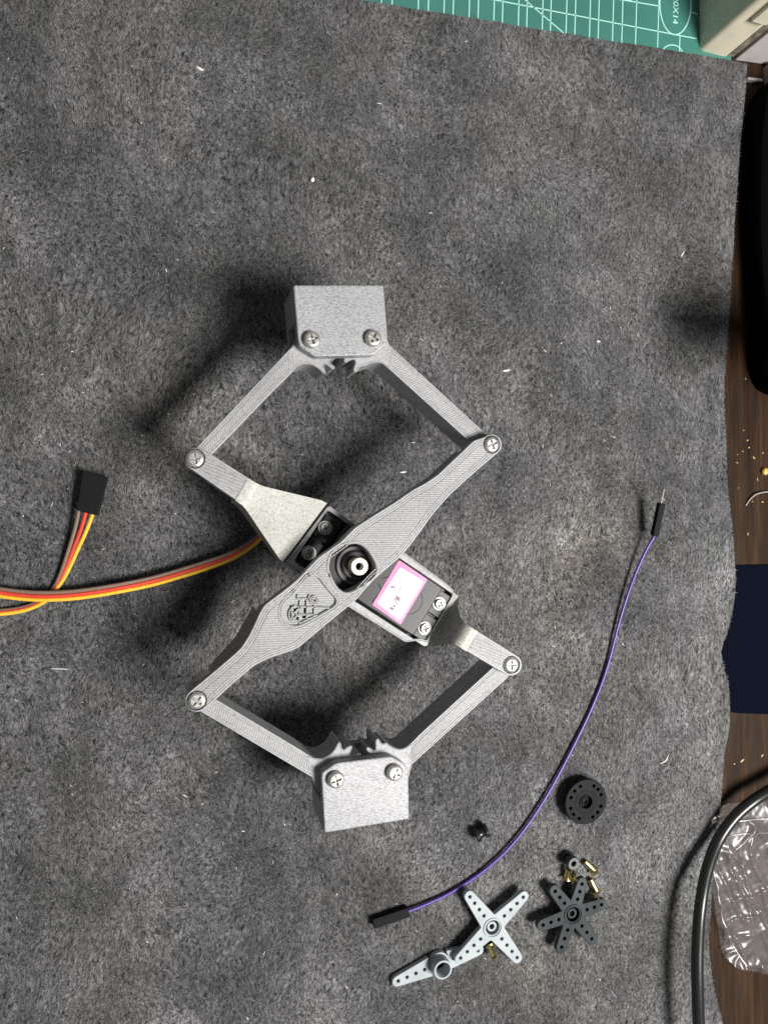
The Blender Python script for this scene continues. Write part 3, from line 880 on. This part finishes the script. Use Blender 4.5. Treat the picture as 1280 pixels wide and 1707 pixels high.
# --- servo lead: three wires, black plug
cable = empty('servo_cable', P(300, 960, 0), gripper)
path_px = [(470, 868, 9), (440, 890, 8), (418, 908, 7), (388, 926, 6), (345, 942, 5), (300, 956, 4.6), (250, 970, 4.5), (190, 982, 5), (130, 991, 5.2), (80, 994, 5), (35, 992, 4.2), (-10, 986, 3.5), (-80, 975, 3), (-150, 985, 2.6), (-175, 1004, 2.4),
           (-150, 1022, 2.2), (-80, 1024, 2), (-20, 1022, 2), (25, 1018, 1.9), (55, 1010, 1.8), (80, 996, 1.8), (97, 974, 1.9), (110, 948, 2.2), (124, 912, 2.8), (135, 883, 3.3), (143, 856, 3.6), (146, 840, 3.6)]
P3 = [Vector(P(*q)) for q in path_px]
fine = catmull([q[:] for q in P3], 8)
tot = len(fine)
def wire_path(off):
    out = []
    for i, q in enumerate(fine):
        a0, b0 = Vector(fine[max(i - 1, 0)]), Vector(fine[min(i + 1, tot - 1)])
        t = (b0 - a0).normalized(); s = Vector((-t.y, t.x, 0)).normalized()
        u = i / (tot - 1)
        k = i / 8.0
        spread, lift = 1.25, 0.0
        if k < 4: spread = 0.35 + 0.9 * k / 4; lift = 0.9 * (1 - k / 4)
        flip = 1.0
        if 12 < k < 20: flip = math.cos(math.pi * min(1, (k - 12) / 3)); lift = 0.6
        if k >= 15: flip = -1.0
        if 15 <= k < 21: spread, lift = 0.55, 0.45
        if k >= 21: spread = 0.55 + (k - 21) / 5 * 2.2; lift = 0.0
        # after the loop the ribbon is turned over
        out.append(Vector(q) + s * off * spread * flip + Vector((0, 0, lift * off * 0.8 + (1.0 if 15 <= k < 21 else 0) * 0.2)))
    return out
def wire(off, m):
    mb = MB(); mb.tube(wire_path(off), 0.66, 10)
    mb.build('wire', m, cable)
wire(1, M_YEL); wire(0, M_RED); wire(-1, M_BRN)
mb = MB()
cz = 5.2
plug = soften(pts([(138, 784.5), (180.5, 795), (163.5, 860), (128.5, 851)], cz), 0.4, 2)
mb.prism(plug, 2.0, cz, bevel=0.3)
mb.build('plug', M_BLACKM, cable)

# ------------------------------------------------------------------ purple jumper wire
jump = empty('jumper_wire', P(900, 1340, 0))
tag(jump, 'thin purple jumper wire with black ends right of the gripper', 'wire')
jp = [(1093.5, 876, 6.8), (1089.5, 894, 5.5), (1078, 914, 4.4), (1062, 948, 3.2), (1046, 990, 2.6), (1030, 1042, 1.8), (1012, 1110, 1.3), (992, 1165, 1.2), (962, 1230, 1.2), (920, 1310, 1.3), (885, 1366, 1.5), (848, 1413, 1.6), (805, 1452, 1.6), (752, 1487, 1.5), (708, 1508, 1.6), (672, 1522, 1.8), (655, 1528, 1.8)]
mb = MB(); mb.tube(catmull([P(*q) for q in jp], 10), 0.64, 12); mb.build('wire', M_PUR, jump)
def housing(p0, p1, w, h, pin=None, name='pin_housing'):
    a0, b0 = Vector(p0), Vector(p1)
    t = (b0 - a0).normalized(); s = t.cross(Vector((0, 0, 1))).normalized(); u = s.cross(t)
    mb = MB()
    L = (b0 - a0).length
    def q(l, x, y): return a0 + t * l + s * x + u * y
    rings = [(0.0, 0.85), (0.25, 1.0), (L - 0.25, 1.0), (L, 0.85)]
    V = []
    for l, k in rings:
        V += [q(l, -w * k, -h * k), q(l, w * k, -h * k), q(l, w * k, h * k), q(l, -w * k, h * k)]
    Fc = [(3, 2, 1, 0), (12, 13, 14, 15)] + [(r * 4 + i, r * 4 + (i + 1) % 4, r * 4 + 4 + (i + 1) % 4, r * 4 + 4 + i) for r in range(3) for i in range(4)]
    mb.add(V, Fc)
    # locking tab window
    V = [q(L * 0.45, -w * 0.45, h), q(L * 0.75, -w * 0.45, h), q(L * 0.75, w * 0.45, h), q(L * 0.45, w * 0.45, h)]
    V2 = [v + u * 0.12 for v in V]
    mb.add(V + V2, [(4, 5, 6, 7), (0, 1, 5, 4), (1, 2, 6, 5), (2, 3, 7, 6), (3, 0, 4, 7)])
    ob = mb.build(name, M_BLACKM, jump)
    if pin:
        m2 = MB(); m2.tube([b0 - t * 1, b0 + t * pin], [0.32, 0.26], 8); m2.build('metal_pin', M_SCREW, jump)
housing(P(1090, 893, 5.5), P(1101.5, 839, 9.5), 1.25, 1.2, 6.2)
housing(P(680, 1518, 1.9), P(621, 1538, 1.9), 1.8, 1.5)

# ------------------------------------------------------------------ servo horns
def frame_tilt(c, ax):
    """returns f(x,y,z) placing local mm at c with tilt vector ax (dz/dx, dz/dy)"""
    return lambda x, y, z: (c[0] + x - ax[0] * z, c[1] + y - ax[1] * z, c[2] + z + ax[0] * x + ax[1] * y)
def warp(mb, f):
    mb.v = [f(*q) for q in mb.v]
def horn_arms(center, tips, wbase, wtip, hub_r, nh, rz0=0.0):
    """outline of a star of tapered arms (local mm) and the holes in it"""
    arms = []
    for tx, ty in tips:
        arms.append((math.atan2(ty, tx), math.hypot(tx, ty)))
    arms.sort()
    out, holes = [], []
    for i, (a, L) in enumerate(arms):
        ca, sa = math.cos(a), math.sin(a)
        def q(x, y): return (x * ca - y * sa, x * sa + y * ca)
        out.append(q(hub_r * 0.96, -wbase))
        for k in range(9):
            w = -math.pi / 2 + math.pi * k / 8
            out.append(q(L - wtip + wtip * math.cos(w), wtip * math.sin(w)))
        out.append(q(hub_r * 0.96, wbase))
        for k in range(nh):
            d = L - wtip * 1.15 - k * (L - hub_r - wtip * 1.2) / (nh - 0.35)
            holes.append(circle(q(d, 0), 0.70, 12))
        b = arms[(i + 1) % len(arms)][0]
        da = (b - a) % (2 * math.pi)
        if da > 2.2:
            for k in range(1, 8):
                t = a + da * k / 8
                out.append((hub_r * 1.15 * math.cos(t), hub_r * 1.15 * math.sin(t)))
    return out, holes
def loc(px, py, z, c): 
    x, y, _ = P(px, py, z); return (x - c[0], y - c[1])
def horn(name, cpx, z, tips_px, wbase, wtip, hub_r, nh, m, tilt, hub_h, lab, up=True):
    c = P(*cpx, z)
    tips = [loc(x, y, z, c) for x, y in tips_px]
    o, hs = horn_arms(c, tips, wbase, wtip, hub_r, nh)
    o = soften(o, 0.35, 2)
    mb = MB()
    bore = circle((0, 0), hub_r * (0.82 if up else 0.72), 30)
    mb.prism(o, -2.0, 0, holes=hs + [bore], bevel=0.3)
    for h in hs: mb.cap([offset(ccw(h), -0.05)], -1.6, True, 1)  # black discs paint shade in the arm holes
    if up:
        hr = hub_r * 1.0
        mb.lathe([(hr, -1.6), (hr, hub_h - 0.2), (hr - 0.15, hub_h), (hr - 0.75, hub_h), (hr - 0.85, hub_h - 0.2), (hr - 0.95, -3.0), (0.9, -3.0), (0.9, -3.2)], (0, 0, 0), n=36)
    else:
        hr = hub_r
        mb.lathe([(hr, -5.0), (hr, -1.4), (hr, 0.25), (hr - 0.12, 0.4), (hr - 0.5, 0.4), (hr - 0.62, 0.2), (hr - 0.7, -2.2), (hr * 0.5, -2.2), (hr * 0.5, -0.9), (hr * 0.5 - 0.1, -0.8), (hr * 0.28, -0.8), (hr * 0.26, -2.6), (0.1, -2.6)], (0, 0, 0), n=36)
    warp(mb, frame_tilt(c, tilt))
    root = mb.build(name, [m, M_HOLESHADE], origin=(c[0], c[1], 0))
    tag(root, lab, 'servo horn', 'servo horns lying on the suede')
    # black disc paints the shade inside the centre bore
    mb = MB()
    if up: mb.lathe([(hub_r - 0.93, -1.55), (hub_r - 0.93, -1.2)], (0, 0, 0), n=30)
    else: mb.lathe([(hub_r - 0.72, -2.35), (hub_r - 0.72, -2.1)], (0, 0, 0), n=30, close=True)
    warp(mb, frame_tilt(c, tilt))
    mb.build('hub_bore_shade', M_HOLESHADE, root)
    return root, c
horn('cross_servo_horn', (821, 1546.5), 6.0, [(777, 1487), (879, 1488), (868, 1604.5), (760, 1605.5)], 3.5, 2.15, 4.0, 4, M_NYLON, (0.0, 0.02), 0, 'milky cross shaped servo horn with four arms', up=False)
horn('double_servo_horn', (732, 1606), 2.6, [(654, 1640), (806, 1582)], 3.9, 2.1, 3.7, 4, M_NYLON, (0.0, 0.0), 4.6, 'milky two armed servo horn with tall hub, partly under the cross horn')
horn('star_servo_horn', (955, 1524.5), 6.2, [(919, 1478), (973, 1463), (1012, 1505), (992, 1573), (932, 1590), (895, 1546)], 2.95, 2.35, 4.1, 3, M_SMOKE, (0.0, 0.0), 0, 'smoky dark star shaped servo horn with six arms', up=False)

# round horn
c = P(976.5, 1337, 5.2)
mb = MB()
R0 = 9.35
hs = []
for k, a in enumerate((20, 42, 62, 86, 112, 136, 160, 196, 220, 246, 270, 296, 318, 340)):
    if a in (86, 270): continue
    hs.append(circle((7.2 * math.cos(math.radians(a)), 7.2 * math.sin(math.radians(a))), 0.66, 12))
for h in hs: mb.cap([offset(ccw(h), -0.05)], -1.4, True, 1)  # black floors stand for shade in these holes
mb.prism(circle((0, 0), R0, 64), -1.8, 0, holes=hs + [circle((0, 0), 2.6, 30)], bevel=0.3)
mb.lathe([(3.7, -5.0), (3.7, -1.9), (3.7, -1.5)], (0, 0, 0), n=36)
for k, hh in enumerate((0.35,)):
    mb.lathe([(3.1, -0.05), (3.1, hh), (2.95, hh + 0.12), (2.65, hh + 0.12), (2.55, hh), (2.5, -2.2), (1.5, -2.2), (1.5, -0.8), (1.35, -0.7), (0.95, -0.7), (0.9, -2.0), (0.1, -2.0)], (0, 0, 0), n=36, close=False)
mb.cap([circle((0, 0), 2.52, 30)], -1.9, True, 1)
mb.prism([(4.9 * math.cos(t), 4.9 * math.sin(t)) for t in [2 * math.pi * i / 48 for i in range(48)]], -0.1, 0.12, holes=[circle((0, 0), 4.3, 40)], bevel=0.1)
warp(mb, frame_tilt(c, (0.02, 0.04)))
o = mb.build('round_servo_horn', [M_DISC, M_HOLESHADE], origin=(c[0], c[1], 0))
tag(o, 'black round disc servo horn with ring of small holes', 'servo horn', 'servo horns lying on the suede')

# ------------------------------------------------------------------ grommets and brass eyelets
def grommet(cpx, z, axis, lab, face=None):
    c = P(*cpx, z)
    prof = [(1.2, 0.0), (2.55, 0.0), (2.85, 0.3), (2.85, 1.3), (2.6, 1.6), (1.9, 1.7), (1.8, 2.0), (1.8, 3.6), (1.9, 3.9), (2.6, 4.0), (2.85, 4.3), (2.85, 5.2), (2.55, 5.5), (1.25, 5.5), (1.05, 5.2), (1.05, 0.3)]
    mb = MB(); mb.lathe(prof, c, axis, 32, close=False)
    ob = mb.build('rubber_grommet', M_RUBBER, origin=(c[0], c[1], 0))
    tag(ob, lab, 'grommet', 'rubber grommets')
    if face:
        ax = Vector(axis).normalized()
        m2 = MB(); m2.lathe([(1.25, 5.5), (1.26, 5.56), (2.45, 5.56), (2.5, 5.5)], c, axis, 32, close=False)
        m2.build('grey_face', M_RUBGREY, ob)  # ring face in a lighter grey than the barrel
    return ob
ax1 = Vector((0.86, 0.36, 0.10)).normalized()
grommet((792, 1393), 2.9, ax1, 'black rubber grommet lying on its side beside the purple wire')
grommet((943, 1428), 0.2, (0.10, -0.12, 1.0), 'black rubber grommet standing upright above the star horn', True)
def eyelet(p, axis, lab, L=6.0, k=1.0):
    c = Vector(P(*p))
    prof = [(1.0, 0), (2.1, 0.0), (2.2, 0.2), (2.05, 0.4), (1.4, 0.55), (1.25, 0.9), (1.25, L), (1.0, L), (0.98, 0.2)]
    prof = [(r * k, h) for r, h in prof]
    mb = MB(); mb.lathe(prof, c, axis, 24, close=False)
    ob = mb.build('brass_eyelet', M_BRASS, origin=(c.x, c.y, 0)); tag(ob, lab, 'eyelet', 'brass eyelets')
def axpx(a, b, za, zb): return Vector(P(*b, zb)) - Vector(P(*a, za))
eyelet((991, 1452, 1.9), axpx((991, 1452), (974, 1436), 1.9, 1.2), 'brass eyelet lying right of the upright grommet')
eyelet((994, 1487, 1.9), axpx((994, 1487), (982, 1463), 1.9, 1.2), 'brass eyelet lying against the right side of the topmost star arm')
eyelet((944, 1463, 1.6), (0.05, 0.9, 0.35), 'brass eyelet tucked under the upright grommet', 4.5)
eyelet((953, 1466, 0.3), (0.05, -0.15, 1), 'brass eyelet standing on end left of the topmost star arm', 4.2, 0.95)
eyelet((817, 1577, 1.0), (0.02, -0.5, 0.75), 'brass eyelet poking out below the cross horn hub', 4.5, 0.95)

# ------------------------------------------------------------------ right edge of the bench
mb = MB()
cp = [(1330, 1290, 6), (1290, 1313, 6), (1255, 1335, 6.5), (1224, 1362, 5.5), (1197, 1400, 5.5), (1178, 1450, 8.5), (1167, 1510, 12), (1162, 1580, 13), (1162, 1650, 14), (1165, 1730, 14), (1172, 1850, 13)]
mb.tube(catmull([P(*q) for q in cp], 10), 2.45, 20)
tag(mb.build('power_cable', M_CABLE, origin=P(1180, 1450, 0)), 'thick black cable arching along the lower right edge', 'cable')

# clear bag
mb = MB()
bag_px = [(1178, 1372), (1205, 1348), (1250, 1338), (1330, 1332), (1330, 1470), (1330, 1625), (1262, 1618), (1216, 1606), (1203, 1560), (1194, 1500), (1186, 1440)]
bp = catmull(pts(bag_px, 0), 5, True)
bx = [q[0] for q in bp]; by = [q[1] for q in bp]
def inside(x, y):
    r = False; n = len(bp)
    for i in range(n):
        (x1, y1), (x2, y2) = bp[i - 1], bp[i]
        if (y1 > y) != (y2 > y) and x < (x2 - x1) * (y - y1) / (y2 - y1) + x1: r = not r
    return r
st = 0.5
nx = int((max(bx) - min(bx)) / st) + 1; ny = int((max(by) - min(by)) / st) + 1
ids = {}; BV = []; BF = []
def bag_z(x, y, top):
    r1 = 1 - abs(noise.noise((x * 0.10 + y * 0.05, y * 0.035 - x * 0.02, 8))) * 2.2
    r2 = 1 - abs(noise.noise((y * 0.12 - x * 0.04, x * 0.05, 14))) * 2.4
    q = 0.7 * noise.noise((x * 0.06, y * 0.06, 3)) + 0.55 * max(r1, 0) ** 3 + 0.4 * max(r2, 0) ** 3 + 0.05 * noise.noise((x * 0.5, y * 0.5, 1))
    return (TZ + 4.2 + 2.6 * q) if top else (TZ + 0.5 + 0.3 * q)
for top in (True, False):
    for i in range(nx):
        for j in range(ny):
            x, y = min(bx) + i * st, min(by) + j * st
            if all(inside(x + a * st, y + b * st) for a in (0, 1) for b in (0, 1)):
                f = []
                for a, b in ((0, 0), (1, 0), (1, 1), (0, 1)):
                    k = (i + a, j + b, top)
                    if k not in ids:
                        ids[k] = len(BV)
                        X, Y = min(bx) + (i + a) * st, min(by) + (j + b) * st
                        BV.append((X, Y, bag_z(X, Y, top)))
                    f.append(ids[k])
                BF.append(tuple(f))
mb.add(BV, BF)
bag = mb.build('plastic_bag', M_FILM, origin=P(1245, 1480, TZ), smooth=70)
tag(bag, 'crumpled clear plastic bag on the wood under the black cable', 'plastic bag')
mb = MB()
for lp in ([(1189, 1448), (1196, 1500), (1208, 1550), (1240, 1608)], [(1190, 1400), (1240, 1388), (1330, 1384)], [(1196, 1376), (1250, 1366), (1330, 1362)]):
    q = catmull([P(x, y, TZ + 4.5) for x, y in lp], 8); mb.tube([(x, y, bag_z(x, y, True) + 0.1) for x, y, z in q], 0.32, 6)
mb.build('bag_seam', M_FILM, bag)

# navy pad
mb = MB()
mb.prism(soften(pts([(1190, 946), (1225, 942), (1420, 938), (1420, 1196), (1225, 1189), (1185, 1180)], TZ + 0.8), 3), TZ + 0.02, TZ + 0.8, bevel=0.3)
tag(mb.build('navy_pad', M_NAVY, origin=P(1250, 1060, TZ)), 'dark navy blue cloth pad half under the right suede edge', 'pad')

# black case with rounded corner, and an added handle, out of view, shaped to cast a shadow bar
mb = MB()
KZ = 9.0
o = [(1236, 250), (1234, 380), (1237, 450), (1243, 544), (1245, 602), (1248, 625), (1254, 641), (1264, 652), (1285, 661), (1420, 668), (1420, 130), (1262, 150), (1244, 180)]
mb.prism(catmull(pts(o[:9], TZ), 4) + pts(o[9:], TZ), TZ + 0.02, KZ, bevel=2.0)
case = mb.build('black_case', M_CASE, origin=P(1300, 400, TZ))
tag(case, 'black rounded case on the wood at the upper right edge', 'case')
mb = MB()
spot = Vector(P(1100, 530, 0)); to_lamp = lamp.location * 1000 - spot
tip = spot + to_lamp * (62.0 / to_lamp.z)
post = Vector((tip.x + 60, tip.y - 6, KZ - 1))
mb.tube(catmull([post[:], (post.x, post.y, 34), (post.x - 6, post.y, 55), (tip.x + 38, tip.y, 62), (tip.x + 20, tip.y + 0.5, 62), tip[:]], 8), 13.0, 18)
mb.build('shadow_handle', M_CASE, case)

# tall cream device: we see its shaded left side and its lit front
mb = MB()
base = soften(pts([(1165, -90), (1165.5, 84), (1212, 96), (1236, -80)], MZ), 2.6, 6)
mb.prism(base, MZ + 0.05, 92.0, bevel=3.0)
dev = mb.build('cream_device', M_BEIGE, origin=P(1190, 40, MZ))
tag(dev, 'cream plastic device standing on the cutting mat, top right corner', 'device')
mb = MB()
f0 = Vector(P(1212, 96, MZ)); f1 = Vector(P(1166, 84, MZ)); fd = (f1 - f0).normalized(); fn = Vector((-fd.y, fd.x, 0))
if fn.y > 0: fn = -fn
q = f0 + fd * 5.5 + Vector((0, 0, 33))
mb.prism(soften([((f0 + fd * a + fn * b).x, (f0 + fd * a + fn * b).y) for a, b in ((1.5, -1), (9, -1), (9, 1.8), (1.5, 1.8))], 0.8), 24.0, 60.0, bevel=0.8)
mb.build('raised_panel', M_BEIGE, dev)
mb = MB()
g0 = f0 - fd * 0.2
mb.prism(soften([((g0 - fd * a + fn * b).x, (g0 - fd * a + fn * b).y) for a, b in ((0.0, -9), (3.0, -9), (3.0, -1.0), (0.0, -1.0))], 0.3), MZ + 0.05, 90.0, bevel=0.3)
mb.build('dirty_seam', M_SEAM, dev)
mb = MB()
mb.prism(soften(pts([(1224, 100), (1255, 104), (1300, 111), (1420, 125), (1420, -20), (1246, -20)], TZ), 1.2), TZ + 0.02, 80.0, bevel=1.5)
tag(mb.build('white_box', M_WHITE, origin=P(1280, 90, TZ)), 'off white box beside the cream device at the top right', 'box')
mb = MB()
mb.prism(soften(pts([(1246, 128), (1271, 131), (1271, 136), (1246, 132)], -1), 0.3), TZ + 0.02, -1.0, bevel=0.2)
mb.prism(soften(pts([(1270, 112), (1330, 114), (1330, 215), (1283, 200), (1275, 160)], TZ), 1.5), TZ + 0.02, 2.0, bevel=0.8)
tag(mb.build('grey_tray', M_TRAY, origin=P(1285, 160, TZ)), 'pale grey plastic tray corner at the right edge below the white box', 'tray')

# ------------------------------------------------------------------ crumbs and lint
def chip(mb, c, l, w, h, ang, bend=0.0):
    ca, sa = math.cos(ang), math.sin(ang)
    V = []
    for k in range(5):
        t = k / 4 - 0.5
        x, y = l * t, bend * (4 * t * t)
        ww = w * (1 - 0.6 * abs(2 * t) ** 2)
        for sy, sz in ((-1, 0), (1, 0), (0.6, 1), (-0.6, 1)):
            X, Y = x, y + sy * ww / 2
            V.append((c[0] + X * ca - Y * sa, c[1] + X * sa + Y * ca, c[2] + sz * h))
    Fc = [(3, 2, 1, 0), (16, 17, 18, 19)] + [(k * 4 + i, k * 4 + (i + 1) % 4, k * 4 + 4 + (i + 1) % 4, k * 4 + 4 + i) for k in range(4) for i in range(4)]
    mb.add(V, Fc)
SCR = [((844, 617.5), 3.2, 0.9, 10, 0, 'white plastic sliver up and right of the upper right link'),
       ((1136, 424), 3.0, 0.7, 55, 0, 'pale splinter on the suede near the black case'),
       ((997, 569), 1.6, 1.0, 0, 0, 'tiny white rectangular chip in the middle of the right suede'),
       ((672, 787), 2.6, 0.7, 5, 0, 'white crumb inside the upper rhombus of the gripper'),
       ((1108, 1268), 5.5, 0.6, 40, 1.2, 'curled white lint hair left of the lower wood strip'),
       ((521, 300), 1.7, 1.5, 60, 0, 'pale yellow crumb above the upper jaw'),
       ((334, 115), 2.6, 1.0, -20, 0, 'white flake near the top left of the suede'),
       ((101, 1115), 6.0, 0.4, -5, 0, 'thin white straight fibre left of the lower joint')]
for (p, l, w, a, b, lab) in SCR:
    x, y, _ = P(*p, 0.1)
    mb = MB(); chip(mb, (x, y, relief(x, y) + 0.12), l, w, 0.35, math.radians(a), b)
    tag(mb.build('lint_scrap', M_LINT, origin=(x, y, 0)), lab, 'lint', 'larger lint scraps on the suede')
mb = MB()
for i in range(190):
    x, y = rng.uniform(-90, 190), rng.uniform(-205, 195)
    if x > x_right(y) - 2 or y > y_top(x) - 2: continue
    chip(mb, (x, y, relief(x, y) + 0.12), rng.gamma(2.5, 0.28) + 0.3, rng.uniform(0.12, 0.4), 0.15, rng.uniform(0, 6.28), rng.normal(0, 0.15))
tag(mb.build('lint_specks', M_LINT, origin=(60, 0, 0)), 'fine pale lint specks scattered over the suede', 'lint', kind='stuff')
mb = MB()
for i in range(48):
    px, py = rng.uniform(1222, 1330), (rng.normal(740, 60) if i % 4 else rng.uniform(680, 1330))
    c = P(px, py, TZ)
    if c[0] < x_right(c[1]) + 1.5: continue
    chip(mb, (c[0], c[1], TZ + 0.05), rng.gamma(2.5, 0.3) + 0.4, rng.uniform(0.3, 0.8), 0.35, rng.uniform(0, 6.28))
tag(mb.build('wood_crumbs', M_CRUMB, origin=P(1250, 740, TZ)), 'pale wood crumbs scattered on the bench below the black case', 'crumbs', kind='stuff')
mb = MB()
mb.lathe([(1.0, 0.0), (1.6, 0.5), (1.75, 1.1), (1.3, 1.9), (0.5, 2.2)], P(1272, 786, TZ), n=9)
M_ORANGE = plain('amber_bead', (0.75, 0.36, 0.06), 0.4)
tag(mb.build('amber_bead', M_ORANGE, origin=P(1272, 786, TZ)), 'small amber bead on the wood at the right edge', 'bead')
mb = MB()
mb.tube(catmull([P(1242, 843, TZ + 0.4), P(1250, 832, TZ + 0.9), P(1262, 823, TZ + 1.4), P(1282, 820, TZ + 1.2), P(1300, 826, TZ + 0.4)], 8), 0.33, 6)
tag(mb.build('plastic_shaving', M_SHAVE, origin=P(1262, 823, TZ)), 'curved pale plastic shaving on the wood below the amber bead', 'shaving')
